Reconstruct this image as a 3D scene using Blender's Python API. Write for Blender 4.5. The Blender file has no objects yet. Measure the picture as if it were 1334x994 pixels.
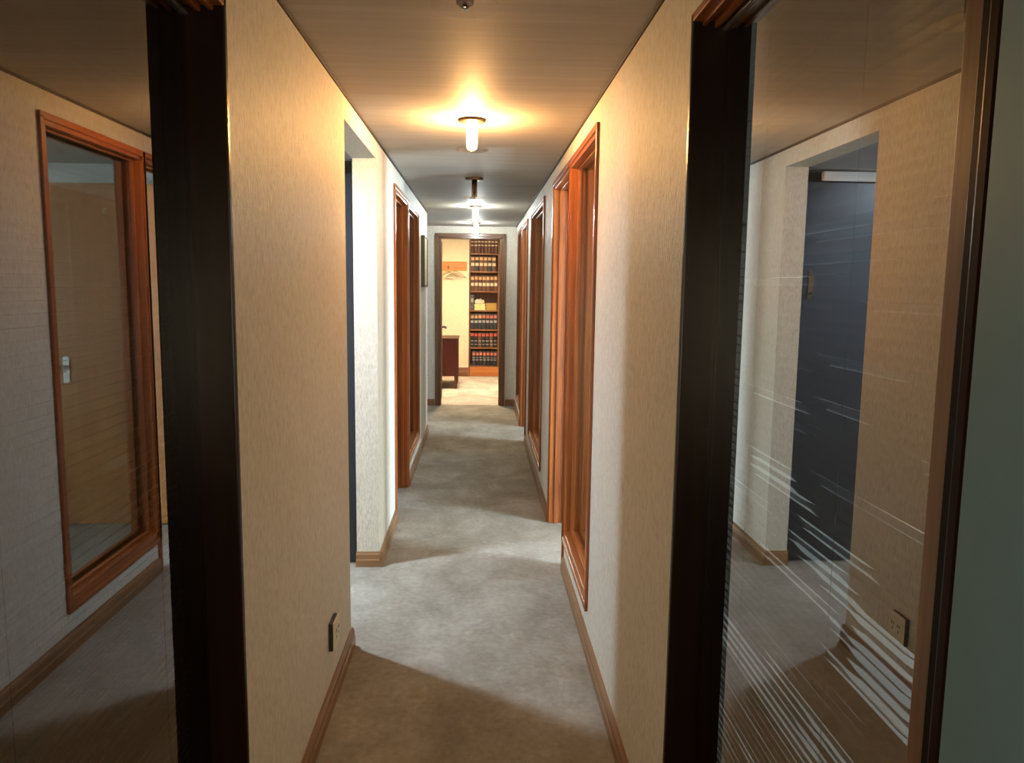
import bpy, bmesh, math, random
from mathutils import Vector, Matrix
random.seed(7)
PI = math.pi
C = bpy.context.scene.collection
SC = bpy.context.scene

# ------------------------------------------------------------------ helpers
class MB:
    """collects shapes in one bmesh; build() links them as one mesh object"""
    def __init__(self):
        self.bm = bmesh.new()
    def box(self, x0, x1, y0, y1, z0, z1, mi=0, bev=0.0):
        r = bmesh.ops.create_cube(self.bm, size=1.0)
        vs = r['verts']
        bmesh.ops.scale(self.bm, vec=(abs(x1-x0), abs(y1-y0), abs(z1-z0)), verts=vs)
        bmesh.ops.translate(self.bm, vec=((x0+x1)/2, (y0+y1)/2, (z0+z1)/2), verts=vs)
        fs = set(f for v in vs for f in v.link_faces)
        if bev > 0:
            es = list(set(e for f in fs for e in f.edges))
            rb = bmesh.ops.bevel(self.bm, geom=es, offset=bev, segments=2, affect='EDGES', profile=0.6)
            fs = set(rb['faces']) | set(f for f in fs if f.is_valid)
        for f in fs:
            if f.is_valid: f.material_index = mi
        return self
    def lathe(self, prof, c=(0, 0, 0), seg=32, axis='Z', mi=0, smooth=True):
        """prof: list of (r, h) turned about axis through c"""
        rings = []
        for r, h in prof:
            ring = []
            for k in range(seg):
                a = 2*PI*k/seg
                p = (r*math.cos(a), r*math.sin(a), h)
                if axis == 'X': p = (h, p[0], p[1])
                elif axis == 'Y': p = (p[1], h, p[0])
                ring.append(self.bm.verts.new((p[0]+c[0], p[1]+c[1], p[2]+c[2])))
            rings.append(ring)
        fs = []
        for a, b in zip(rings, rings[1:]):
            for k in range(seg):
                fs.append(self.bm.faces.new((a[k], a[(k+1) % seg], b[(k+1) % seg], b[k])))
        fs.append(self.bm.faces.new(rings[0][::-1])); fs.append(self.bm.faces.new(rings[-1]))
        for f in fs:
            f.material_index = mi; f.smooth = smooth
        for f in fs[-2:]: f.smooth = False
        return self
    def tube(self, pts, r, seg=8, mi=0):
        pts = [Vector(p) for p in pts]
        rings = []
        for i, p in enumerate(pts):
            a = pts[max(i-1, 0)]; b = pts[min(i+1, len(pts)-1)]
            t = (b-a).normalized()
            ref = Vector((0, 0, 1)) if abs(t.z) < .9 else Vector((1, 0, 0))
            u = t.cross(ref).normalized(); v = t.cross(u)
            rad = r[i] if isinstance(r, (list, tuple)) else r
            rings.append([self.bm.verts.new(p + u*rad*math.cos(2*PI*k/seg) + v*rad*math.sin(2*PI*k/seg)) for k in range(seg)])
        for a, b in zip(rings, rings[1:]):
            for k in range(seg):
                f = self.bm.faces.new((a[k], a[(k+1) % seg], b[(k+1) % seg], b[k])); f.smooth = True; f.material_index = mi
        self.bm.faces.new(rings[0][::-1]).material_index = mi
        self.bm.faces.new(rings[-1]).material_index = mi
        return self
    def extrude(self, poly, axis, a, b, mi=0):
        """poly: 2D points in the plane across axis ('X': (y,z), 'Y': (x,z), 'Z': (x,y))"""
        def P(p, h):
            return {'X': (h, p[0], p[1]), 'Y': (p[0], h, p[1]), 'Z': (p[0], p[1], h)}[axis]
        A = [self.bm.verts.new(P(p, a)) for p in poly]; B = [self.bm.verts.new(P(p, b)) for p in poly]
        n = len(poly)
        fs = [self.bm.faces.new((A[k], A[(k+1) % n], B[(k+1) % n], B[k])) for k in range(n)]
        fs += [self.bm.faces.new(A[::-1]), self.bm.faces.new(B)]
        for f in fs: f.material_index = mi
        return self
    def build(self, name, mats, parent=None, shift=True):
        bm = self.bm
        bmesh.ops.recalc_face_normals(bm, faces=bm.faces[:])
        me = bpy.data.meshes.new(name)
        if parent is not None and shift:
            bmesh.ops.translate(bm, vec=-Vector(parent.location), verts=bm.verts[:])
        bm.to_mesh(me); bm.free()
        for m in (mats if isinstance(mats, (list, tuple)) else [mats]): me.materials.append(m)
        o = bpy.data.objects.new(name, me); C.objects.link(o)
        if parent is not None: o.parent = parent
        return o

def tag(o, label, cat, group=None, kind=None):
    o['label'] = label; o['category'] = cat
    if group: o['group'] = group
    if kind: o['kind'] = kind
    return o
def thing(name, label, cat, loc=(0, 0, 0), rotz=0.0, group=None, kind=None):
    o = bpy.data.objects.new(name, None); C.objects.link(o)
    o.location = loc; o.rotation_euler = (0, 0, rotz); o.empty_display_size = .05
    return tag(o, label, cat, group, kind)
def struct(o, label, cat):
    return tag(o, label, cat, kind='structure')

def wall_grid(axis, t0, t1, u0, u1, z0, z1, holes):
    """a wall slab with rectangular openings, one closed mesh. axis 'X': slab between x=t0..t1 along y; 'Y': between y=t0..t1 along x"""
    us = sorted(set([u0, u1] + [h[0] for h in holes] + [h[1] for h in holes])); us = [u for u in us if u0 <= u <= u1]
    zs = sorted(set([z0, z1] + [h[2] for h in holes] + [h[3] for h in holes])); zs = [z for z in zs if z0 <= z <= z1]
    def solid(i, j):
        if i < 0 or j < 0 or i >= len(us)-1 or j >= len(zs)-1: return False
        cu = (us[i]+us[i+1])/2; cz = (zs[j]+zs[j+1])/2
        return not any(h[0] < cu < h[1] and h[2] < cz < h[3] for h in holes)
    mb = MB(); V = {}
    def v(t, u, z):
        k = (t, u, z)
        if k not in V:
            V[k] = mb.bm.verts.new((t, u, z) if axis == 'X' else (u, t, z))
        return V[k]
    for i in range(len(us)-1):
        for j in range(len(zs)-1):
            if not solid(i, j): continue
            a, b, c, d = us[i], us[i+1], zs[j], zs[j+1]
            for t in (t0, t1): mb.bm.faces.new((v(t, a, c), v(t, b, c), v(t, b, d), v(t, a, d)))
            if not solid(i-1, j): mb.bm.faces.new((v(t0, a, c), v(t1, a, c), v(t1, a, d), v(t0, a, d)))
            if not solid(i+1, j): mb.bm.faces.new((v(t0, b, c), v(t1, b, c), v(t1, b, d), v(t0, b, d)))
            if not solid(i, j-1): mb.bm.faces.new((v(t0, a, c), v(t1, a, c), v(t1, b, c), v(t0, b, c)))
            if not solid(i, j+1): mb.bm.faces.new((v(t0, a, d), v(t1, a, d), v(t1, b, d), v(t0, b, d)))
    return mb

# ------------------------------------------------------------------ materials
def newmat(name):
    m = bpy.data.materials.new(name); m.use_nodes = True
    nt = m.node_tree; nt.nodes.clear()
    out = nt.nodes.new('ShaderNodeOutputMaterial')
    return m, nt, out
def N(nt, t, **kw):
    n = nt.nodes.new(t)
    for k, v in kw.items(): setattr(n, k, v)
    return n
def principled(nt, out, color=(.5, .5, .5), rough=.5, metal=0.0, spec=.5, coat=0.0):
    b = N(nt, 'ShaderNodeBsdfPrincipled')
    b.inputs['Base Color'].default_value = (*color, 1); b.inputs['Roughness'].default_value = rough
    b.inputs['Metallic'].default_value = metal; b.inputs['Specular IOR Level'].default_value = spec
    b.inputs['Coat Weight'].default_value = coat; b.inputs['Coat Roughness'].default_value = .12
    nt.links.new(b.outputs[0], out.inputs[0])
    return b
def noise(nt, scale, detail=3, vec=None, rough=.55):
    tc = N(nt, 'ShaderNodeTexCoord'); mp = N(nt, 'ShaderNodeMapping'); mp.inputs['Scale'].default_value = vec or (1, 1, 1)
    nt.links.new(tc.outputs['Object'], mp.inputs['Vector'])
    n = N(nt, 'ShaderNodeTexNoise'); n.inputs['Scale'].default_value = scale; n.inputs['Detail'].default_value = detail
    n.inputs['Roughness'].default_value = rough
    nt.links.new(mp.outputs[0], n.inputs['Vector'])
    return n
def ramp(nt, src, stops):
    r = N(nt, 'ShaderNodeValToRGB'); e = r.color_ramp.elements
    while len(e) < len(stops): e.new(.5)
    for el, (p, c) in zip(e, stops): el.position = p; el.color = (*c, 1)
    nt.links.new(src, r.inputs[0]); return r
def bump(nt, src, b, strength=.3, dist=.005):
    n = N(nt, 'ShaderNodeBump'); n.inputs['Strength'].default_value = strength; n.inputs['Distance'].default_value = dist
    nt.links.new(src, n.inputs['Height']); nt.links.new(n.outputs[0], b.inputs['Normal']); return n
def plain(name, color, rough=.5, metal=0.0, spec=.5, coat=0.0):
    """one colour with a faint mottling"""
    m, nt, out = newmat(name); b = principled(nt, out, color, rough, metal, spec, coat)
    n = noise(nt, 18, 2)
    r = ramp(nt, n.outputs[0], [(.3, tuple(c*.96 for c in color)), (.7, tuple(min(1, c*1.03) for c in color))])
    nt.links.new(r.outputs[0], b.inputs['Base Color'])
    return m
def wood(name, dark, light, axis='Z', rough=.3, coat=.15, spec=.45):
    m, nt, out = newmat(name); b = principled(nt, out, light, rough, 0, spec, coat)
    st = {'Z': (34, 34, 1.3), 'Y': (34, 1.3, 34), 'X': (1.3, 34, 34)}[axis]
    n = noise(nt, 1.0, 5, st, .65)
    r = ramp(nt, n.outputs[0], [(.28, dark), (.5, tuple((a+c)/2 for a, c in zip(dark, light))), (.72, light)])
    nt.links.new(r.outputs[0], b.inputs['Base Color'])
    bump(nt, n.outputs[0], b, .05, .002)
    return m
def emit(name, color, strength):
    m, nt, out = newmat(name); e = N(nt, 'ShaderNodeEmission')
    e.inputs[0].default_value = (*color, 1); e.inputs[1].default_value = strength
    nt.links.new(e.outputs[0], out.inputs[0]); return m
def glass(name, ior, tint, gloss=(1, 1, 1), rough=0.0, floor=0.0):
    """thin pane: mirror reflection by Fresnel over a tinted see-through layer"""
    m, nt, out = newmat(name)
    f = N(nt, 'ShaderNodeFresnel'); f.inputs['IOR'].default_value = ior
    t = N(nt, 'ShaderNodeBsdfTransparent'); t.inputs[0].default_value = (*tint, 1)
    g = N(nt, 'ShaderNodeBsdfGlossy'); g.inputs['Color'].default_value = (*gloss, 1); g.inputs['Roughness'].default_value = rough
    mx = N(nt, 'ShaderNodeMixShader')
    ge = N(nt, 'ShaderNodeNewGeometry'); iv = N(nt, 'ShaderNodeMath', operation='SUBTRACT'); iv.inputs[0].default_value = 1
    ml = N(nt, 'ShaderNodeMath', operation='MULTIPLY')          # the reflection belongs to the face the light enters by
    nt.links.new(ge.outputs['Backfacing'], iv.inputs[1]); nt.links.new(iv.outputs[0], ml.inputs[0]); nt.links.new(f.outputs[0], ml.inputs[1])
    nt.links.new(ml.outputs[0], mx.inputs[0]); nt.links.new(t.outputs[0], mx.inputs[1]); nt.links.new(g.outputs[0], mx.inputs[2])
    nt.links.new(mx.outputs[0], out.inputs[0]); return m

# wallpaper: cream, woven vertical relief
def wallpaper():
    m, nt, out = newmat('wallpaper'); b = principled(nt, out, (.66, .6, .51), .55, 0, .35)
    n1 = noise(nt, 1.0, 4, (95, 95, 42), .62)
    n2 = noise(nt, 1.0, 3, (230, 230, 30), .6)
    a = N(nt, 'ShaderNodeMath', operation='ADD'); nt.links.new(n1.outputs[0], a.inputs[0]); nt.links.new(n2.outputs[0], a.inputs[1])
    h = N(nt, 'ShaderNodeMath', operation='MULTIPLY'); h.inputs[1].default_value = .5; nt.links.new(a.outputs[0], h.inputs[0])
    r = ramp(nt, h.outputs[0], [(.34, (.52, .46, .37)), (.5, (.655, .60, .51)), (.68, (.76, .71, .62))])
    nt.links.new(r.outputs[0], b.inputs['Base Color'])
    bump(nt, h.outputs[0], b, .9, .009)
    return m
# carpet: grey-beige pile with worn pale swirls and dull patches
def carpet(name, k=(1, 1, 1)):
    m, nt, out = newmat(name); b = principled(nt, out, (.3, .27, .23), .95, 0, .1)
    big = noise(nt, 2.6, 7, (1, .8, 1), .68); big.inputs['Distortion'].default_value = .35
    r = ramp(nt, big.outputs[0], [(p, tuple(min(.9, a*b) for a, b in zip(c, k))) for p, c in ((.32, (.245, .212, .168)), (.5, (.325, .288, .238)), (.68, (.435, .393, .333)))])
    fine = noise(nt, 420, 2); mid = noise(nt, 34, 3)
    r2 = ramp(nt, fine.outputs[0], [(.25, (.72, .72, .72)), (.75, (1.16, 1.16, 1.16))])
    r3 = ramp(nt, mid.outputs[0], [(.3, (.86, .86, .86)), (.7, (1.08, 1.08, 1.08))])
    x = N(nt, 'ShaderNodeMixRGB', blend_type='MULTIPLY'); x.inputs[0].default_value = 1
    y = N(nt, 'ShaderNodeMixRGB', blend_type='MULTIPLY'); y.inputs[0].default_value = 1
    nt.links.new(r.outputs[0], x.inputs[1]); nt.links.new(r2.outputs[0], x.inputs[2])
    nt.links.new(x.outputs[0], y.inputs[1]); nt.links.new(r3.outputs[0], y.inputs[2])
    sc = noise(nt, 5.5, 3, (1, .6, 1), .5); sc.inputs['Distortion'].default_value = 1.6      # pale scuffed strokes
    r4 = ramp(nt, sc.outputs[0], [(.66, (1, 1, 1)), (.74, (1.22, 1.22, 1.2))])
    z = N(nt, 'ShaderNodeMixRGB', blend_type='MULTIPLY'); z.inputs[0].default_value = 1
    nt.links.new(y.outputs[0], z.inputs[1]); nt.links.new(r4.outputs[0], z.inputs[2])
    nt.links.new(z.outputs[0], b.inputs['Base Color'])
    bump(nt, fine.outputs[0], b, .5, .006)
    return m
# ceiling: satin taupe boards with brushed streaks running across the corridor
def ceiling_mat():
    m, nt, out = newmat('ceiling_paint'); b = principled(nt, out, (.4, .36, .31), .62, 0, .08)
    n = noise(nt, 1.0, 4, (1.2, 26, 1), .6); rg = noise(nt, 1.0, 2, (260, 1.5, 1), .5)
    r = ramp(nt, n.outputs[0], [(.3, (.385, .345, .30)), (.7, (.45, .41, .36))])
    nt.links.new(r.outputs[0], b.inputs['Base Color'])
    bump(nt, rg.outputs[0], b, .12, .004)
    return m

M = {}
M['paper'] = wallpaper(); M['carpet'] = carpet('carpet'); M['carpet_pale'] = carpet('pale_carpet', (1.85, 1.84, 1.98)); M['ceiling'] = ceiling_mat()
M['wood_z'] = wood('red_brown_timber', (.14, .034, .008), (.40, .118, .026), 'Z')
M['wood_y'] = wood('red_brown_timber_along', (.14, .034, .008), (.40, .118, .026), 'Y')
M['wood_x'] = wood('red_brown_timber_across', (.14, .034, .008), (.40, .118, .026), 'X')
M['leaf'] = wood('amber_veneer', (.27, .105, .028), (.46, .205, .062), 'Z', .38, .1)
M['skirt_y'] = wood('skirting_timber', (.14, .066, .026), (.29, .148, .062), 'Y', .4, .15)
M['skirt_x'] = wood('skirting_timber_across', (.14, .066, .026), (.29, .148, .062), 'X', .4, .15)
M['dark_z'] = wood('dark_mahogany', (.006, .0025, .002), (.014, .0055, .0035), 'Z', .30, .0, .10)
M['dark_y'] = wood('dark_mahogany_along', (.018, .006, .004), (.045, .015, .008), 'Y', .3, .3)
M['gap'] = plain('painted_gap_shade', (.035, .026, .018), .8)
M['white'] = plain('white_paint', (.72, .72, .69), .5)
M['cream'] = plain('cream_plaster', (.78, .69, .52), .7)
M['grey_wall'] = plain('office_plaster', (.58, .57, .54), .7)
M['blue_door'] = plain('blue_black_gloss_paint', (.0155, .0175, .022), .34, 0, .6, 0)
M['chrome'] = plain('chrome', (.75, .74, .72), .15, 1.0)
M['bronze'] = plain('bronze', (.16, .10, .06), .35, .8)
M['black'] = plain('black_plastic', (.015, .014, .013), .4)
M['ivory'] = plain('ivory_plastic', (.70, .62, .48), .35)
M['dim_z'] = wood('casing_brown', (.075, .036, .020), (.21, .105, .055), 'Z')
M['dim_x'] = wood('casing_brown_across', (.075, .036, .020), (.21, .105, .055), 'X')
M['pane'] = glass('clear_pane', 1.5, (.60, .60, .57))
M['pane_dim'] = glass('grey_pane', 1.5, (.60, .63, .64))
M['mirror_left'] = glass('smoked_pane', 2.4, (.50, .46, .40))
M['mirror_right'] = glass('reflective_pane', 4.7, (.72, .70, .68))
M['clear'] = glass('clear_edge', 1.05, (.9, .92, .92))
M['slat'] = plain('brown_slat', (.085, .058, .038), .32, 0, .6)
M['slat_grey'] = plain('grey_brown_slat', (.085, .072, .06), .35, 0, .6)
M['metal_line'] = plain('pale_metal', (.62, .56, .48), .25, .9)
M['desk'] = wood('dark_red_desk', (.045, .007, .007), (.12, .020, .018), 'Z', .35, .2)
M['desk_x'] = wood('dark_red_desk_top', (.03, .010, .007), (.07, .022, .014), 'X', .35, .2)
M['case'] = wood('bookcase_timber', (.115, .043, .02), (.26, .105, .05), 'Z', .4, .15)
M['case_x'] = wood('bookcase_timber_across', (.13, .05, .022), (.30, .125, .058), 'X', .4, .15)
M['plinth'] = wood('orange_plinth', (.38, .125, .03), (.60, .23, .07), 'X', .4, .15)
M['rack'] = wood('orange_board', (.46, .15, .012), (.66, .25, .03), 'X', .4, .15)
M['hanger'] = wood('pale_hanger', (.34, .25, .12), (.52, .40, .22), 'X', .45, .1)

# ------------------------------------------------------------------ dimensions (metres; camera stands at x=0, y=0)
XL, XR, ZC = -.562, .498, 2.403
TH = .13
FAR = 10.42
LIBY = 13.86

# ------------------------------------------------------------------ shell
struct(MB().box(-4.6, 4.6, -3.6, FAR+.07, -.12, 0).build('floor', M['carpet']), 'worn grey beige carpet running the length of the corridor', 'floor')
struct(MB().box(-4.6, 4.6, FAR+.07, 14.6, -.12, 0).build('floor_library', M['carpet_pale']), 'pale pinkish carpet of the library past the doorway', 'floor')
ZL = 2.68        # the library is a little higher
struct(MB().box(-4.6, 4.6, -3.6, FAR+.13, ZC, ZC+.12).build('ceiling', M['ceiling']), 'satin taupe ceiling above the corridor', 'ceiling')
struct(MB().box(-4.6, 4.6, FAR+.0, 14.6, ZL, ZL+.12).build('ceiling_library', M['white']), 'pale library ceiling beyond the end wall', 'ceiling')

LH = [(.35, 1.81, .10, 2.235), (3.33, 4.34, -1, 2.298), (5.20, 6.13, -1, 2.262), (6.18, 7.24, .20, 2.262)]
RH = [(.75, 1.885, .10, 2.255), (3.31, 4.27, .19, 2.285), (4.27, 5.19, -1, 2.285), (5.95, 7.36, .19, 2.285), (7.93, 8.88, -1, 2.285), (9.02, 9.84, .19, 2.285)]
struct(wall_grid('X', XL-TH, XL, .20, 8.5, 0, ZC, LH).build('wall_left', M['paper']), 'left corridor wall in cream woven wallpaper', 'wall')
struct(wall_grid('X', XR, XR+TH, .30, FAR, 0, ZC, RH).build('wall_right', M['paper']), 'right corridor wall in cream woven wallpaper', 'wall')
struct(wall_grid('Y', FAR, FAR+.13, -3.38, 3.6, 0, ZL, [(-.56, .335, -1, 2.285)]).build('wall_end', M['paper']), 'pale end wall around the library doorway', 'wall')
struct(wall_grid('Y', LIBY, LIBY+.12, -3.38, 3.6, 0, ZL, [(-.175, .42, -1, 2.62)]).build('wall_library', M['cream']), 'warm cream library wall behind the coat rack', 'wall')
# outer walls of the rooms either side, with their windows
LWIN = [(-1.75, -.75, .5, 2.1), (5.3, 6.6, .9, 2.1), (8.9, 10.0, .9, 2.1)]
RWIN = [(.6, 2.1, .5, 2.2), (2.55, 3.45, .5, 2.2), (6.3, 7.35, .5, 2.2)]
struct(wall_grid('X', -3.5, -3.38, -3.5, 14.5, 0, ZL, LWIN).build('wall_outer_left', M['grey_wall']), 'outer wall of the rooms on the left', 'wall')
struct(wall_grid('X', 3.6, 3.72, -3.5, 14.5, 0, ZL, RWIN).build('wall_outer_right', M['grey_wall']), 'outer wall of the offices on the right', 'wall')
struct(wall_grid('Y', -3.5, -3.38, -3.38, 3.6, 0, ZC, [(-1.75, -.95, .5, 2.0), (.85, 1.6, .5, 2.0)]).build('wall_back', M['grey_wall']), 'wall behind the viewer at the near end', 'wall')
for nm, ax, a, b, u0, u1, lab in (
        ('wall_party_near', 'Y', .23, .34, -3.38, XL-TH, 'wall at the near side of the room behind the smoked glass'),
        ('wall_party_foyer', 'Y', .32, .42, XR+TH, 3.6, 'wall at the near side of the office behind the reflective glass'),
        ('wall_party_one', 'Y', 2.2, 2.3, -3.38, XL-TH, 'wall between the blind-fronted room and the left lobby'),
        ('wall_party_two', 'Y', 7.9, 8.0, -3.38, XL-TH, 'wall between the left office and the side passage'),
        ('wall_party_three', 'Y', 2.3, 2.4, XR+TH, 3.6, 'wall between the blind-fronted office and the next right office'),
        ('wall_party_four', 'Y', 5.45, 5.55, XR+TH, 3.6, 'wall behind the open amber door on the right'),
        ('wall_party_five', 'Y', 8.93, 8.99, XR+TH, 3.6, 'wall beside the far right office')):
    struct(wall_grid(ax, a, b, u0, u1, 0, ZC, []).build(nm, M['grey_wall']), lab, 'wall')
# lobby far wall with its blue door and a lowered lobby ceiling
struct(wall_grid('Y', 4.375, 4.475, -3.38, XL-TH, 0, ZC, [(-1.62, XL-TH-.005, -1, 2.30)]).build('wall_lobby', M['paper']), 'lobby wall holding the blue-black door', 'wall')
struct(MB().box(-3.38, XL-TH, 2.3, 4.375, 2.30, 2.33).build('ceiling_lobby', plain('grey_soffit', (.30, .30, .31), .6)), 'lowered lobby ceiling through the opening on the left', 'ceiling')

struct(MB().box(XR-.004, XR, .30, .748, 0, ZC).build('trim_3', plain('teal_grey_panel', (.100, .160, .180), .5)), 'teal grey panel at the right edge, nearest the viewer', 'panel')  # thin teal grey sheet over the near end of the right wall
# dark strips painted in for the shaded gap between walls and ceiling
struct(MB().box(XL, XL+.006, 1.0, 8.5, ZC-.012, ZC).build('trim_1', M['gap']), 'dark strip painted as a shadow gap along the top of the left wall', 'trim')
struct(MB().box(XR-.006, XR, 1.0, FAR, ZC-.012, ZC).build('trim_2', M['gap']), 'dark strip painted as a shadow gap along the top of the right wall', 'trim')

# skirtings: stepped profile
def skirt_prof(face, s, h=.088):
    return [(face, 0), (face+s*.018, 0), (face+s*.018, h*.45), (face+s*.0145, h*.52), (face+s*.0145, h*.80), (face+s*.008, h*.92), (face+s*.006, h), (face, h)]
def skirt_y(name, face, s, runs, lab):
    mb = MB()
    for a, b in runs: mb.extrude(skirt_prof(face, s), 'Y', a, b)
    return struct(mb.build(name, M['skirt_y']), lab, 'skirting board')
def skirt_x(name, face, s, runs, lab):
    mb = MB()
    for a, b in runs: mb.extrude([(p[0], p[1]) for p in skirt_prof(face, s)], 'X', a, b)
    return struct(mb.build(name, M['skirt_x']), lab, 'skirting board')
skirt_y('baseboard_left', XL, 1, [(1.82, 3.345)], 'brown skirting under the socket on the left wall')
skirt_y('baseboard_left_pier', XL, 1, [(4.3225, 5.19)], 'brown skirting between the lobby opening and the left office door')
skirt_x('baseboard_return', 4.34, -1, [(XL-TH-.004, XL+.0178)], 'short brown skirting across the lobby opening return')
skirt_y('baseboard_left_far', XL, 1, [(6.17, 8.5)], 'brown skirting under the left office sidelight')
skirt_y('baseboard_right', XR, -1, [(1.9, 4.262)], 'brown skirting under the nearest right sidelight')
skirt_y('baseboard_right_middle', XR, -1, [(5.2, 7.92)], 'brown skirting under the middle right sidelight')
skirt_y('baseboard_right_far', XR, -1, [(8.89, FAR)], 'brown skirting at the far end of the right wall')
skirt_x('baseboard_end_left', FAR, -1, [(-2.6, -.59)], 'dark skirting left of the library doorway')
skirt_x('baseboard_end_right', FAR, -1, [(.365, XR)], 'dark skirting right of the library doorway')
struct(MB().extrude([(p[0], p[1]) for p in skirt_prof(LIBY, -1, .16)], 'X', -3.3, -.178).build('baseboard_library', M['case_x']), 'tall brown skirting left of the bookcase', 'skirting board')

# ------------------------------------------------------------------ joinery: timber frames of doors and sidelights
def member(parent, name, face, s, kind, a, b, z0, z1, t0=-.014, t1=TH+.008, w=.034, mat=None):
    """one member of a timber frame on a wall face; s=+1 right wall, -1 left wall"""
    def X(t): return face + s*t
    mb = MB()
    if kind == 'jamb':      # a = y of the wall edge, b = direction into the opening
        y0, y1 = a, a+b*w
        mb.box(X(t0+.008), X(t1-.004), y0, y1, z0, z1, bev=.003)
        mb.box(X(t0), X(0), y0-b*.016, y0+b*.014, z0, z1, bev=.003)           # architrave lip
        mb.box(X(.030), X(.050), y1, y1+b*.010, z0, z1, bev=.002)
        mb.box(X(.088), X(.112), y1, y1+b*.014, z0, z1, bev=.002)
        m = M['wood_z']
    else:                    # head / sill: a..b along y, z0 = wall edge height, z1 = +-1 direction into the opening
        d = z1
        lo, hi = z0, z0+d*w
        mb.box(X(t0+.008), X(t1-.004), a, b, lo, hi, bev=.003)
        mb.box(X(t0), X(0), a-.016, b+.016, lo-d*.016, lo+d*.014, bev=.003)
        mb.box(X(.030), X(.050), a+w, b-w, hi, hi+d*.010, bev=.002)
        mb.box(X(.088), X(.112), a+w, b-w, hi, hi+d*.014, bev=.002)
        m = M['wood_y']
    return mb.build(name, mat or m, parent)

def sidelight(name, lab, face, s, y0, y1, z0, z1, pane):
    o = thing(name, lab, 'window', (face+s*.06, (y0+y1)/2, z0), kind='structure')
    member(o, 'jamb', face, s, 'jamb', y0, 1, z0, z1); member(o, 'jamb', face, s, 'jamb', y1, -1, z0, z1)
    member(o, 'head', face, s, 'head', y0, y1, z1, -1)
    member(o, 'sill', face, s, 'sill', y0, y1, z0, 1, w=.05)
    MB().box(face+s*.066, face+s*.072, y0+.03, y1-.03, z0+.045, z1-.03).build('pane', pane, o)
    return o

def lever(parent, loc, side):
    """lever handle on a plate; loc in the leaf's own space, side = +1/-1 face direction along local y"""
    mb = MB()
    mb.box(loc[0]-.022, loc[0]+.022, loc[1], loc[1]+side*.006, loc[2]-.10, loc[2]+.07, bev=.002)
    mb.lathe([(.011, 0), (.011, side*.045)], (loc[0], loc[1], loc[2]), 16, 'Y')
    mb.tube([(loc[0], loc[1]+side*.045, loc[2]), (loc[0]+.05, loc[1]+side*.05, loc[2]), (loc[0]+.115, loc[1]+side*.045, loc[2]-.004)], [.010, .009, .007], 10)
    o = mb.build('handle', M['chrome'], parent, shift=False); return o

def doorway(name, lab, face, s, y0, y1, z1, leaf_far=True, w_leaf=.84, ang=0.0, leafmat=None):
    """frame in the wall and a leaf opened into the room, hinged at the far jamb"""
    o = thing(name, lab, 'door', (face+s*.06, (y0+y1)/2, 0), kind='structure')
    member(o, 'jamb', face, s, 'jamb', y0, 1, 0, z1); member(o, 'jamb', face, s, 'jamb', y1, -1, 0, z1)
    member(o, 'head', face, s, 'head', y0, y1, z1, -1)
    # leaf: local x runs from the hinge to the free edge
    mb = MB().box(0, w_leaf, -.02, .02, .012, z1-.05, bev=.003)
    leaf = mb.build('leaf', leafmat or M['leaf'], o, shift=False)
    hx = face+s*(TH+.012)
    leaf.location = (hx-o.location.x, y1-.034-.022-o.location.y, 0)
    leaf.rotation_euler = (0, 0, (0 if s > 0 else PI) + ang)
    lever(leaf, (w_leaf-.09, .02, 1.06), 1); lever(leaf, (w_leaf-.09, -.02, 1.06), -1)
    hg = MB()
    for z in (.25, 1.1, 1.95): hg.lathe([(.007, z-.045), (.007, z+.045)], (-.006, -.02*s, 0), 10)
    hg.build('hinge', M['chrome'], leaf, shift=False)
    return o

sidelight('window_1', 'timber sidelight nearest on the right wall, beside the open amber door', XR, 1, 3.31, 4.27, .19, 2.285, M['pane'])
doorway('door_1', 'nearest right office door, amber leaf swung back into the room', XR, 1, 4.27, 5.19, 2.285)
doorway('door_2', 'left office door standing open next to the left sidelight', XL, -1, 5.20, 6.13, 2.262)
sidelight('window_2', 'timber sidelight on the left wall beyond the open door', XL, -1, 6.18, 7.24, .20, 2.262, M['pane'])
sidelight('window_3', 'wide dark sidelight halfway along the right wall', XR, 1, 5.95, 7.36, .19, 2.285, M['pane_dim'])
doorway('door_3', 'far right office door with a golden brown leaf', XR, 1, 7.93, 8.88, 2.285)
sidelight('window_4', 'narrow sidelight last on the right wall before the end wall', XR, 1, 9.02, 9.84, .19, 2.285, M['pane_dim'])

# library doorway in the end wall: casing and the leaf folded back into the library
lib = thing('door_4', 'library doorway at the corridor end with a brown timber casing', 'door', (-.11, FAR+.06, 0), kind='structure')
def lib_jamb(x, b, name='jamb'):
    mb = MB()
    mb.box(x, x+b*.045, FAR-.006, FAR+.136, 0, 2.285, bev=.003)
    mb.box(x-b*.024, x+b*.020, FAR-.02, FAR, 0, 2.285, bev=.003)
    mb.box(x+b*.045, x+b*.057, FAR+.05, FAR+.075, 0, 2.24, bev=.002)
    mb.build(name, M['dim_z'], lib)
lib_jamb(-.56, 1); lib_jamb(.335, -1)
mb = MB().box(-.56, .335, FAR-.006, FAR+.136, 2.24, 2.285, bev=.003)
mb.box(-.584, .359, FAR-.02, FAR, 2.265, 2.309, bev=.003)
mb.build('head', M['dim_x'], lib)
leaf = MB().box(0, .78, -.02, .02, .012, 2.235, bev=.003).build('leaf', M['dim_z'], lib, shift=False)
leaf.location = (-.535+.0-lib.location.x, FAR+.15-lib.location.y, 0); leaf.rotation_euler = (0, 0, math.radians(91))
kn = MB()
for sd in (1, -1): kn.lathe([(.012, sd*.02), (.012, sd*.05), (.026, sd*.06), (.028, sd*.075), (.016, sd*.09)], (.70, 0, 1.02), 16, 'Y')
kn.build('knob', M['chrome'], leaf, shift=False)

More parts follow.
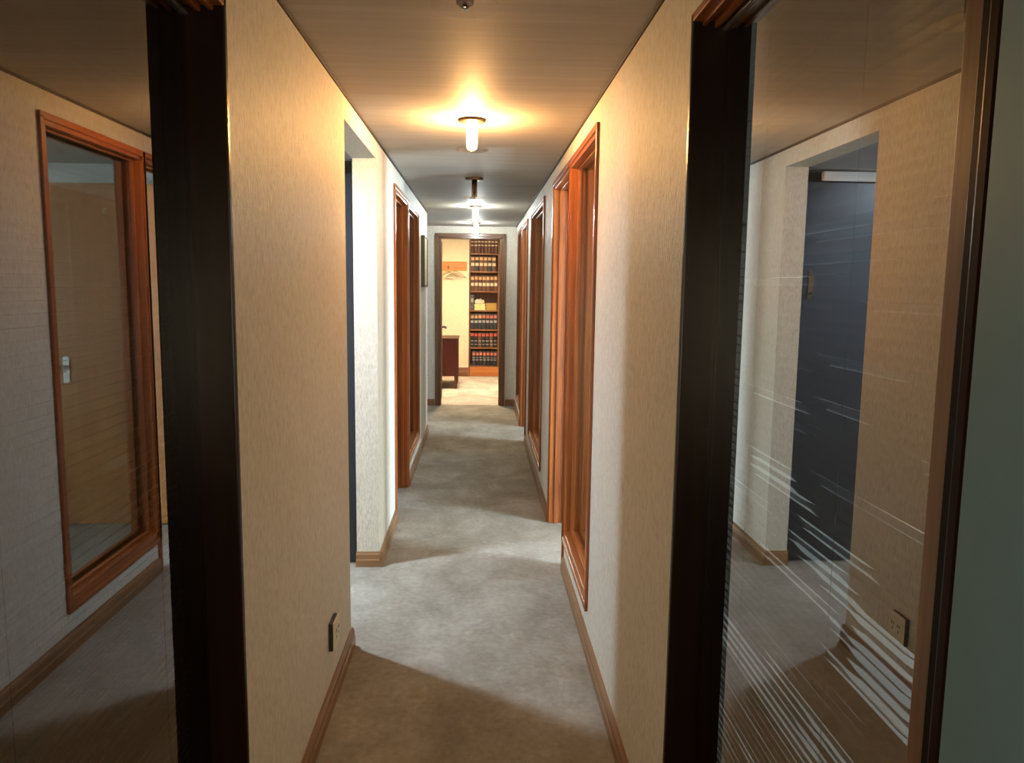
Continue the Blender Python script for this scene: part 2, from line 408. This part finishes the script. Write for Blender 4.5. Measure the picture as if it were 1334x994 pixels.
# blue-black lobby door, facing along the corridor
bd = thing('door_5', 'blue-black glossy door in the lobby left of the corridor', 'door', (-1.16, 4.375, 0), kind='structure')
MB().box(-1.60, XL-TH-.012, 4.395, 4.435, .008, 2.225, bev=.003).build('leaf', M['blue_door'], bd)
mb = MB().box(-1.62, -1.60, 4.372, 4.475, 0, 2.30).box(XL-TH-.012, XL-TH-.005, 4.376, 4.475, 0, 2.30)
mb.build('jamb', M['black'], bd)
MB().box(-1.60, XL-TH-.012, 4.45, 4.475, 2.225, 2.30).build('transom_gap', M['black'], bd)
mb = MB().box(-1.58, -.80, 4.385, 4.42, 2.232, 2.285, bev=.008)
mb.build('head_strip', M['white'], bd)
mb = MB().box(-.770, -.750, 4.388, 4.396, 1.57, 1.73, bev=.002)
mb.tube([(-.76, 4.388, 1.70), (-.76, 4.36, 1.70), (-.76, 4.352, 1.685), (-.76, 4.352, 1.615), (-.76, 4.36, 1.60), (-.76, 4.388, 1.60)], .005, 10)
mb.build('handle', M['bronze'], bd)

# ------------------------------------------------------------------ glazed screens at the near end, with blinds behind
def screen(name, lab, face, s, y0, y1, z0, z1, t_pane, mirror):
    o = thing(name, lab, 'window', (face+s*.06, (y0+y1)/2, z0), kind='structure')
    def X(t): return face+s*t
    for y, b in ((y0, 1), (y1, -1)):
        mb = MB().box(X(-.004), X(TH+.006), y, y+b*.02, z0, z1, bev=.004)
        mb.box(X(t_pane+.008), X(t_pane+.03), y+b*.02, y+b*.034, z0, z1, bev=.002)
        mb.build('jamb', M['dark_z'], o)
    mb = MB().box(X(-.004), X(TH+.006), y0, y1, z1-.02, z1, bev=.003)
    mb.box(X(.018), X(.030), y0+.02, y1-.02, z1-.030, z1-.02, bev=.002)
    mb.box(X(.046), X(.058), y0+.02, y1-.02, z1-.034, z1-.02, bev=.002)
    mb.build('head', M['wood_y'], o)
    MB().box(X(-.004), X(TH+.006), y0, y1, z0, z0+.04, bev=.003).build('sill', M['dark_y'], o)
    MB().box(X(t_pane-.008), X(t_pane), y0+.021, y1-.021, z1-.042, z1-.034, bev=.002).build('glazing_bead', M['metal_line'], o)
    # pane: the corridor side mirrors, the other sides are clear
    mb = MB().box(X(t_pane), X(t_pane+.006), y0+.02, y1-.02, z0+.04, z1-.02)
    p = mb.build('pane', [mirror, M['clear']], o)
    for f in p.data.polygons: f.material_index = 0 if f.normal.x*s < -.9 else 1
    return o
screen('window_5', 'smoked glass screen on the near left mirroring the right wall', XL, -1, .35, 1.81, .10, 2.235, .080, M['mirror_left'])
scr = screen('window_6', 'reflective glass screen on the near right mirroring the lobby opening', XR, 1, .75, 1.885, .10, 2.255, .072, M['mirror_right'])
# near stile of the right-hand screen: a brown face and a dark rebate
MB().box(XR+.060, XR+.0715, .872, .912, .14, 2.221, bev=.002).build('stile', wood('worn_brown_stile', (.15, .080, .042), (.29, .165, .095), 'Z'), scr)
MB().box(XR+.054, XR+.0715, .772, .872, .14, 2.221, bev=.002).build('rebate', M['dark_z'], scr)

def blind(name, lab, x, s, y0, y1, z0, z1, tilt, jitter, mat, warp, loose=(), stray=0.0):
    o = thing(name, lab, 'blind', (x, (y0+y1)/2, z1))
    mb = MB(); z = z1-.05; k = 0
    rnd = random.Random(11)
    w = .0125
    NS = 26
    while z > z0+.03:
        jit = rnd.uniform(-jitter, jitter); ph = [rnd.uniform(0, 2*PI) for _ in range(3)]
        amp = rnd.choice((.6, 1, 1, 2.2)) * warp; sk = rnd.uniform(-.0012, .0012)
        lz = list(loose)
        if rnd.random() < stray:
            fa = rnd.uniform(0, .8); lz.append((fa, fa+rnd.uniform(.10, .38), 0, 1.8, -rnd.uniform(.55, 1.0)*max(10, 18+26*(z-.75))))
        loops = []
        for i in range(NS+1):
            f = i/NS; y = y0+(y1-y0)*f
            th = tilt + jit + amp*(math.sin(5.1*f+ph[0])+.7*math.sin(11*f+ph[1])+.5*math.sin(19*f+ph[2]))
            for (fa, fb, za, zb, d) in lz:                # slats knocked out of line
                if fa < f < fb and za < z < zb: th += d
            th = math.radians(th); up = []
            for q in (-1, -.5, 0, .5, 1):                    # cambered slat section
                uu = q*w; vv = .0016*(1-q*q)
                up.append((uu*math.cos(th)+vv*math.sin(th), -uu*math.sin(th)+vv*math.cos(th)))
            sec = up + [(p, q-.0005) for p, q in up[::-1]]
            loops.append([mb.bm.verts.new((x+s*p, y, z+q+sk*(2*f-1))) for p, q in sec])
        for A, B in zip(loops, loops[1:]):
            for k in range(10): mb.bm.faces.new((A[k], A[(k+1) % 10], B[(k+1) % 10], B[k])).smooth = k not in (4, 9)
        mb.bm.faces.new(loops[0]); mb.bm.faces.new(loops[-1])
        z -= .0212
    mb.build('slats', mat, o)
    MB().box(x-.014, x+.014, y0, y1, z1-.03, z1, bev=.003).build('head_rail', mat, o)
    MB().box(x-.012, x+.012, y0, y1, z0, z0+.015, bev=.003).build('bottom_rail', mat, o)
    for yy in (y0+.18, (y0+y1)/2, y1-.18):
        MB().tube([(x-s*.0135, yy, z1-.03), (x-s*.0135, yy, z0+.01)], .0007, 6).build('ladder_cord', mat, o)
    return o
blind('venetian_blind', 'closed brown venetian blind behind the smoked glass on the left', XL-TH-.035, -1, .40, 1.90, .12, 2.30, 72, 2, M['slat'], 1.0)
blind('venetian_blind', 'grey-brown venetian blind with glinting gaps behind the glass on the right', XR+TH+.035, 1, .70, 1.97, .12, 2.32, 82, 1.5, M['slat_grey'], 1.5, [(.27, .43, .93, 1.08, -27), (.50, 1.1, .66, .78, -9), (-.1, .28, .52, .66, -15)], .50)

# ------------------------------------------------------------------ windows of the rooms (daylight)
n_win = 7
def outer_window(x, s, h, lab):
    global n_win
    o = thing('window_%d' % n_win, lab, 'window', (x, (h[0]+h[1])/2, h[2]), kind='structure'); n_win += 1
    x0, x1 = x-.02, x+.03
    mb = MB().box(x0, x1, h[0], h[0]+.05, h[2], h[3]).box(x0, x1, h[1]-.05, h[1], h[2], h[3])
    mb.box(x0, x1, h[0]+.05, h[1]-.05, h[2], h[2]+.05).box(x0, x1, h[0]+.05, h[1]-.05, h[3]-.05, h[3])
    mb.build('frame', M['white'], o)
    MB().box(x-.003, x+.003, h[0]+.05, h[1]-.05, h[2]+.05, h[3]-.05).build('pane', M['clear'], o)
def daylight(name, loc, rot, sx, sy, power, col, spread=PI):
    l = bpy.data.lights.new(name, 'AREA'); l.shape = 'RECTANGLE'; l.size = sx; l.size_y = sy
    l.energy = power; l.color = col; l.spread = spread
    o = bpy.data.objects.new(name, l); C.objects.link(o); o.location = loc; o.rotation_euler = rot; return o
for h, lab in zip(LWIN, ('outer window of the lobby behind the viewer', 'outer window of the left office', 'outer window of the side passage')):
    outer_window(-3.44, -1, h, lab)
for h, lab in zip(RWIN, ('outer window of the office behind the reflective glass', 'outer window of the nearest right office', 'outer window of the far right office')):
    outer_window(3.66, 1, h, lab)
DAY = (.70, .87, 1.0)
def day_right(h, p): daylight('daylight_right', (3.78, (h[0]+h[1])/2, (h[2]+h[3])/2), (0, PI/2, 0), h[3]-h[2], h[1]-h[0], p, DAY)
def day_left(h, p): daylight('daylight_left', (-3.56, (h[0]+h[1])/2, (h[2]+h[3])/2), (0, -PI/2, 0), h[3]-h[2], h[1]-h[0], p, DAY)
day_right(RWIN[0], 115); day_right(RWIN[1], 800); day_right(RWIN[2], 480)
daylight('daylight_left', (-3.56, (LWIN[0][0]+LWIN[0][1])/2, 1.3), (0, -PI/2, 0), 1.6, 1.0, 34, (.62, .90, 1.0)); day_left(LWIN[1], 35); day_left(LWIN[2], 60)
# two windows added in the foyer wall as fill for the lower walls
for xa, xb, lab in ((-1.75, -.95, 'added fill-light window in the foyer behind the viewer, left'), (.85, 1.6, 'added fill-light window in the foyer behind the viewer, right')):
    o = thing('window_%d' % n_win, lab, 'window', ((xa+xb)/2, -3.44, .5), kind='structure'); n_win += 1
    mb = MB().box(xa, xa+.05, -3.46, -3.41, .5, 2.0).box(xb-.05, xb, -3.46, -3.41, .5, 2.0)
    mb.box(xa+.05, xb-.05, -3.46, -3.41, .5, .55).box(xa+.05, xb-.05, -3.46, -3.41, 1.95, 2.0)
    mb.build('frame', M['white'], o)
    MB().box(xa+.05, xb-.05, -3.438, -3.432, .55, 1.95).build('pane', M['clear'], o)
    daylight('fill_foyer', ((xa+xb)/2, -3.56, 1.25), (PI/2, 0, 0), xb-xa, 1.5, 150, (1.0, .80, .50))

# ------------------------------------------------------------------ ceiling lamps
M['bulb_warm'] = emit('lamp_glow_warm', (1.0, .515, .175), 840)
M['bulb_cool'] = emit('lamp_glow_cool', (.90, .98, .96), 310)
M['tube_off'] = glass('lamp_tube_smoked', 1.6, (.50, .38, .26), (1, 1, 1), .1)
M['disc'] = glass('lamp_disc_clear', 1.22, (.95, .90, .86))
def ceiling_light(y, lab, bulb, x=-.037, zc=ZC, group='ceiling lights down the corridor'):
    o = thing('ceiling_light', lab, 'ceiling light', (x, y, zc), group=group)
    MB().lathe([(.062, zc), (.066, zc-.004), (.066, zc-.010), (.058, zc-.014), (.024, zc-.016)], (x, y, 0), 40).build('ceiling_plate', M['bronze'], o)
    if bulb is None:
        MB().lathe([(.021, zc-.016), (.0215, zc-.132), (.020, zc-.136)], (x, y, 0), 28).build('lamp_tube', M['tube_off'], o)
        MB().lathe([(.016, zc-.016), (.0165, zc-.060), (.010, zc-.075), (.010, zc-.118), (.006, zc-.126)], (x, y, 0), 20).build('lamp_holder', M['bronze'], o)
    else:
        MB().lathe([(.022, zc-.017), (.0235, zc-.024), (.0235, zc-.126), (.020, zc-.136)], (x, y, 0), 28).build('lamp_tube', bulb, o)
    MB().lathe([(.078, zc-.1365), (.080, zc-.1385), (.080, zc-.1405), (.078, zc-.1425)], (x, y, 0), 44).build('glass_disc', M['disc'], o)
    MB().lathe([(.004, zc-.1362), (.004, zc-.1428), (.010, zc-.1435), (.011, zc-.147), (.006, zc-.151)], (x, y, 0), 20).build('finial', M['chrome'], o)
    return o
ceiling_light(1.89, 'unlit bronze ceiling light nearest the viewer, cut by the top of the picture', None)
ceiling_light(3.80, 'warm glowing ceiling light above the lobby opening', M['bulb_warm'])
ceiling_light(5.81, 'unlit ceiling light with a dark plate, beyond the warm glowing one', None)
ceiling_light(7.80, 'cool white glowing ceiling light beyond the unlit one', M['bulb_cool'])
ceiling_light(9.80, 'cool white glowing ceiling light just before the library doorway', M['bulb_cool'])

# lobby and library lamps: light panels on their ceilings
def panel_light(name, lab, x, y, z, w, d, color, power):
    o = thing('ceiling_panel_light', lab, 'ceiling light', (x, y, z))
    MB().box(x-w/2-.02, x+w/2+.02, y-d/2-.02, y+d/2+.02, z-.03, z, bev=.003).build('housing', M['white'], o)
    MB().box(x-w/2, x+w/2, y-d/2, y+d/2, z-.036, z-.0305).build('diffuser', emit('panel_glow_'+name, color, power/(PI*w*d)), o)
    return o
panel_light('panel_light', 'cool light panel on the lobby ceiling out of sight on the left', -1.45, 3.925, 2.30, .11, .11, (.66, .83, 1.0), 82)
panel_light('panel_light', 'warm light panel on the library ceiling beyond the doorway', -.35, 12.0, ZL, .5, .5, (1.0, .77, .47), 165)

# ------------------------------------------------------------------ things on the corridor walls
so = thing('power_socket', 'ivory power socket low on the left wall, dark box edge', 'power socket', (XL, 2.88, .22))
MB().box(XL+.0005, XL+.016, 2.825, 2.93, .225, .335, bev=.002).build('back_box', M['black'], so)
MB().box(XL+.0165, XL+.024, 2.828, 2.935, .226, .337, bev=.003).build('face_plate', M['ivory'], so)
for yy in (2.861, 2.904):
    mb = MB()
    for dy, dz in ((-.007, .012), (.007, .012), (0, -.012)): mb.box(XL+.0235, XL+.0248, yy+dy-.0025, yy+dy+.0025, .281+dz-.006, .281+dz+.006)
    mb.build('socket_slots', M['black'], so)
pic = thing('framed_picture', 'slim framed picture on the far left wall, pale face', 'picture', (XL, 7.82, 1.60))
mb = MB()
for a in ((7.60, 7.62, 1.60, 2.10), (8.02, 8.04, 1.60, 2.10), (7.62, 8.02, 1.60, 1.62), (7.62, 8.02, 2.08, 2.10)):
    mb.box(XL+.001, XL+.038, a[0], a[1], a[2], a[3], bev=.002)
mb.build('frame', plain('olive_frame', (.10, .085, .045), .4), pic)
MB().box(XL+.002, XL+.030, 7.62, 8.02, 1.62, 2.08).build('canvas', plain('pale_canvas', (.66, .60, .38), .6), pic)

# ------------------------------------------------------------------ library: bookcase and books
BX0, BX1 = -.172, .417
BY0 = LIBY-.012
case = thing('bookcase', 'tall brown built-in bookcase of bound volumes beyond the library doorway', 'bookcase', ((BX0+BX1)/2, BY0+.15, 0))
SHELF = [.195, .525, .850, 1.190, 1.530, 1.880, 2.195]
MB().box(BX0, BX0+.022, BY0, BY0+.32, 0, 2.61, bev=.002).build('side_panel', M['case'], case)
MB().box(BX1-.022, BX1, BY0+.02, BY0+.32, 0, 2.61, bev=.002).build('side_panel', M['case'], case)
MB().box(BX1-.075, BX1, BY0-.004, BY0+.02, .19, 2.61, bev=.003).build('front_stile', M['case'], case)
MB().box(BX0+.022, BX1-.022, BY0+.30, BY0+.318, .02, 2.60).build('back_panel', M['case'], case)
MB().box(BX0+.022, BX1-.022, BY0, BY0+.30, 2.58, 2.61).build('top_panel', M['case_x'], case)
for z in SHELF:
    MB().box(BX0+.022, BX1-.022, BY0+.021, BY0+.30, z-.022, z, bev=.002).build('shelf', M['case_x'], case)
    if z > .3:
        MB().box(BX0+.022, BX1-.075, BY0+.006, BY0+.021, z-.026, z, bev=.002).build('shelf_lipping', M['case_x'], case)
mb = MB().box(BX0+.022, BX1-.022, BY0-.006, BY0+.012, 0.004, .172, bev=.004)
mb.build('plinth', M['plinth'], case)
for z in (.96, 1.32, 1.99):
    MB().lathe([(.012, -.002), (.013, .010), (.006, .014)], (BX1-.036, BY0-.018, z), 14, 'Y').build('shelf_knob', M['chrome'], case)

# book materials
BK = dict(black=plain('black_cloth', (.020, .018, .020), .55), navy=plain('navy_cloth', (.022, .026, .042), .55),
          brown=plain('brown_calf', (.105, .050, .026), .5), maroon=plain('maroon_cloth', (.085, .022, .020), .55),
          red=plain('red_label', (.46, .085, .070), .5), rose=plain('faded_red_label', (.55, .17, .12), .5),
          tan=plain('tan_label', (.56, .33, .18), .5), pale=plain('pale_label', (.62, .54, .40), .5),
          grey=plain('grey_label', (.32, .33, .34), .5), page=plain('page_edges', (.66, .58, .44), .8))
def book(x0, x1, z, h, d, bands, cover, label, group):
    """one bound volume, rounded spine to the front; bands: (z0, z1, material) as fractions of the height"""
    mats = [BK[cover], BK['page']] + [BK[b[2]] for b in bands]
    cuts = sorted(set([0.0, 1.0] + [q for b in bands for q in b[:2]]))
    mb = MB(); y0 = BY0+.032; yb = y0+d
    xm = (x0+x1)/2; hw = (x1-x0)/2-.0012
    prof = [(-hw, yb), (-hw, y0+.012), (-hw*.82, y0+.005), (-hw*.42, y0+.001), (0, y0), (hw*.42, y0+.001), (hw*.82, y0+.005), (hw, y0+.012), (hw, yb)]
    rows = [[mb.bm.verts.new((xm+p[0], p[1], z+h*c)) for p in prof] for c in cuts]
    for i in range(len(cuts)-1):
        cm = (cuts[i]+cuts[i+1])/2; mi = 0
        for k, b in enumerate(bands):
            if b[0] < cm < b[1]: mi = k+2
        for k in range(len(prof)-1):
            f = mb.bm.faces.new((rows[i][k], rows[i][k+1], rows[i+1][k+1], rows[i+1][k])); f.material_index = mi if 2 <= k <= 5 else 0
        f = mb.bm.faces.new((rows[i][-1], rows[i][0], rows[i+1][0], rows[i+1][-1])); f.material_index = 1
    for r in (rows[0], rows[-1]):
        f = mb.bm.faces.new(r); f.material_index = 1
    me = mb.build('law_book', mats)
    me.location.z = .0005
    return tag(me, label, 'book', group)
ORD = ['leftmost', 'second from the left', 'third from the left', 'fourth from the left', 'middle', 'fourth from the right', 'third from the right', 'second from the right', 'rightmost']
def ords(n):
    left = ['leftmost', 'second from the left', 'third from the left', 'fourth from the left', 'fifth from the left', 'sixth from the left', 'seventh from the left', 'eighth from the left']
    o = left[:n]; o[-1] = 'rightmost'
    if n > 3: o[-2] = 'second from the right'
    if n > 5: o[-3] = 'third from the right'
    return o
TOPL = [(.74, .90, 0), (.40, .60, 1)]
rows = [   # shelf, count, height, style
    (0, 7, .262, 'rose-labelled black volume', 'bottom shelf', [(.70, .90, 'rose'), (.36, .42, 'grey'), (.52, .56, 'grey')], ['black', 'navy'], .035),
    (1, 7, .268, 'red-topped black volume', 'second shelf from bottom', [(.74, .93, 'red'), (.40, .46, 'grey'), (.18, .22, 'grey')], ['black', 'brown'], 0),
    (2, 7, .272, 'red-labelled navy volume', 'shelf just below the papers', [(.72, .92, 'rose'), (.42, .58, 'grey')], ['navy', 'black'], 0),
    (4, 7, .270, 'tan-topped brown volume', 'shelf just above the papers', [(.74, .94, 'tan'), (.34, .54, 'pale')], ['brown', 'maroon'], 0),
    (5, 6, .262, 'tan-labelled brown volume', 'second shelf from top', [(.74, .93, 'tan'), (.36, .56, 'pale')], ['brown', 'black'], 0),
    (6, 8, .250, 'dark brown two-banded volume', 'topmost shelf', [(.76, .86, 'pale'), (.52, .60, 'pale')], ['brown', 'maroon'], 0)]
for si, n, h, desc, where, bands, covers, off in rows:
    xa, xb = BX0+.026+off, BX1-.079
    if si == 5: xb -= .03
    wd = (xb-xa)/n
    oo = ords(n)
    for k in range(n):
        cov = covers[0] if (k*7+si) % 3 else covers[1]
        hh = h + random.uniform(-.004, .004)
        bb = bands
        if si == 2 and k in (0, 1, 2): bb = [(.72, .92, 'tan')]+bands[1:]
        book(xa+k*wd, xa+(k+1)*wd-.001, SHELF[si], hh, .19, bb, cov, '%s, %s on the %s' % (desc, oo[k], where), 'bound volumes on the %s' % where)

# the odd shelf: a grey box file, pale papers with a crumpled white bundle on top, an ochre folder stack
z0 = SHELF[3]+.0006
bf = thing('box_file', 'dark grey box file standing left of the papers on the bookcase', 'box file', (BX0+.055, BY0+.13, z0))
MB().box(BX0+.026, BX0+.088, BY0+.03, BY0+.26, z0, z0+.275, bev=.003).build('body', plain('grey_board', (.075, .075, .080), .5), bf)
MB().lathe([(.010, -.001), (.010, .003)], (BX0+.057, BY0+.028, z0+.06), 16, 'Y').build('finger_ring', M['chrome'], bf)
MB().box(BX0+.036, BX0+.078, BY0+.0285, BY0+.0298, z0+.14, z0+.21).build('spine_label', BK['grey'], bf)
ps = MB()
for k in range(9):
    dx, dy = random.uniform(-.006, .006), random.uniform(-.006, .006)
    ps.box(BX0+.100+dx, BX0+.290+dx, BY0+.035+dy, BY0+.26+dy, z0+k*.0125, z0+k*.0125+.0122, bev=.002)
tag(ps.build('paper_stack', plain('cream_paper', (.80, .70, .36), .7)), 'cream yellow stack of papers lying on the fourth bookcase shelf', 'papers')
cb = MB()
bmesh.ops.create_icosphere(cb.bm, subdivisions=4, radius=1.0)
for v in cb.bm.verts:
    q = 1 + .16*math.sin(9*v.co.x+3*v.co.y)*math.cos(7*v.co.z+4*v.co.y) + .10*math.sin(17*v.co.x+11*v.co.z)
    v.co = Vector((v.co.x*.085*q, v.co.y*.09*q, max(v.co.z, -.55)*.058*q))
lo = min(v.co.z for v in cb.bm.verts)
for v in cb.bm.verts:
    v.co.z = max(v.co.z, -.026)
    v.co += Vector((BX0+.19, BY0+.14, z0+9*.0125+.0262))
for f in cb.bm.faces: f.smooth = True
tag(cb.build('paper_bundle', plain('white_paper', (.82, .74, .62), .8)), 'crumpled white paper bundle on top of the cream stack', 'paper bundle')
fs = MB()
for k in range(6):
    dx = random.uniform(-.005, .005)
    fs.box(BX0+.305+dx, BX0+.490+dx, BY0+.035, BY0+.26, z0+k*.0205, z0+k*.0205+.020, bev=.003)
tag(fs.build('folder_stack', plain('ochre_card', (.40, .26, .06), .6)), 'ochre folder pile right of the cream papers on the bookcase', 'folders')

# ------------------------------------------------------------------ coat rack with hangers
cr = thing('coat_rack', 'orange timber coat rack board on the cream library wall', 'coat rack', (-.56, LIBY-.001, 1.96))
MB().box(-.90, -.212, LIBY-.026, LIBY-.001, 1.885, 2.045, bev=.004).build('board', M['rack'], cr)
for xa, xb in ((-.87, -.70), (-.68, -.495), (-.475, -.235)):
    MB().box(xa, xb, LIBY-.031, LIBY-.0265, 1.908, 2.022, bev=.002).build('raised_panel', M['plinth'], cr)
for x in (-.78, -.535, -.405):
    MB().tube([(x, LIBY-.031, 1.945), (x, LIBY-.075, 1.935), (x, LIBY-.092, 1.945), (x, LIBY-.094, 1.965)], [.006, .0055, .005, .006], 10).build('hook', M['bronze'], cr)
def hanger(x, y, zt, rz, sc, lab):
    o = thing('coat_hanger', lab, 'coat hanger', (x, y, zt), rz, 'hangers on the library coat rack')
    pts = []
    for k in range(13):
        t = -1+2*k/12
        pts.append((t*.215*sc, 0, -.085-.115*abs(t)**1.25))
    MB().tube(pts, [.007+.006*(1-abs(-1+2*k/12)) for k in range(13)], 10).build('shoulder_bar', M['hanger'], o, shift=False)
    MB().tube([(-.20*sc, 0, -.196), (.20*sc, 0, -.196)], .005, 8).build('trouser_bar', M['hanger'], o, shift=False)
    hk = []
    for k in range(10):
        a = math.radians(-40+k*26)
        hk.append((.018*math.cos(a), 0, -.016+.018*math.sin(a)))
    hk = [(0, 0, -.09), (0, 0, -.05)] + [(.012, 0, -.038)] + hk
    MB().tube(hk, .0022, 8).build('hook', M['chrome'], o, shift=False)
    return o
hanger(-.535, LIBY-.060, 1.962, math.radians(2), .86, 'pale wooden hanger on the coat rack, left and close to the wall')
hanger(-.405, LIBY-.096, 1.962, math.radians(-3), .86, 'pale wooden hanger on the coat rack, right and in front')

# ------------------------------------------------------------------ dark red desk on legs, seen end-on past the door jamb
dk = thing('desk', 'dark red timber desk on legs at the left of the library', 'desk', (-.95, 12.5, 0))
DY0, DY1 = 12.12, 12.86; DX0, DX1 = -1.55, -.325
MB().box(DX0-.012, DX1+.012, DY0-.012, DY1+.012, .775, .800, bev=.004).build('top', M['desk_x'], dk)
MB().box(DX0+.02, DX1-.014, DY0+.006, DY1-.006, .205, .7745, bev=.004).build('body', M['desk'], dk)
for xa in (DX0, DX1-.052):
    for ya in (DY0, DY1-.052):
        mb = MB()
        b0 = [(xa+.012, ya+.012), (xa+.040, ya+.012), (xa+.040, ya+.040), (xa+.012, ya+.040)]
        b1 = [(xa, ya), (xa+.052, ya), (xa+.052, ya+.052), (xa, ya+.052)]
        lv = [[mb.bm.verts.new((*p, 0.001)) for p in b0], [mb.bm.verts.new((*p, .22)) for p in b1], [mb.bm.verts.new((*p, .7742)) for p in b1]]
        for a, b in zip(lv, lv[1:]):
            for k in range(4): mb.bm.faces.new((a[k], a[(k+1) % 4], b[(k+1) % 4], b[k]))
        mb.bm.faces.new(lv[0]); mb.bm.faces.new(lv[-1])
        mb.build('leg', M['desk'], dk)

# ------------------------------------------------------------------ world, camera, view
w = bpy.data.worlds.new('world'); SC.world = w; w.use_nodes = True
bg = w.node_tree.nodes.get('Background') or w.node_tree.nodes.new('ShaderNodeBackground')
bg.inputs[0].default_value = (.62, .78, 1.0, 1); bg.inputs[1].default_value = .35

F, PITCH, YAW, ROLL = 1005.93, .12231938, .0442273, .01251414
cam = bpy.data.cameras.new('camera'); cam.sensor_width = 36; cam.sensor_fit = 'HORIZONTAL'; cam.lens = F*36/1334; cam.clip_start = .02; cam.clip_end = 60
co = bpy.data.objects.new('camera', cam); C.objects.link(co)
fwd = Vector((math.sin(YAW)*math.cos(PITCH), math.cos(YAW)*math.cos(PITCH), -math.sin(PITCH)))
r0 = Vector((math.cos(YAW), -math.sin(YAW), 0)); u0 = r0.cross(fwd)
r = math.cos(ROLL)*r0 + math.sin(ROLL)*u0; u = -math.sin(ROLL)*r0 + math.cos(ROLL)*u0
co.matrix_world = Matrix(((r.x, u.x, -fwd.x, 0), (r.y, u.y, -fwd.y, 0), (r.z, u.z, -fwd.z, 1.617), (0, 0, 0, 1)))
SC.camera = co
SC.view_settings.view_transform = 'Standard'; SC.view_settings.look = 'None'
SC.view_settings.gamma = 1; SC.view_settings.exposure = 0.0; SC.view_settings.use_curve_mapping = False
SC.cycles.use_denoising = True
SC.cycles.max_bounces = 12; SC.cycles.transparent_max_bounces = 24; SC.cycles.sample_clamp_indirect = 4.0
SC.cycles.caustics_reflective = False
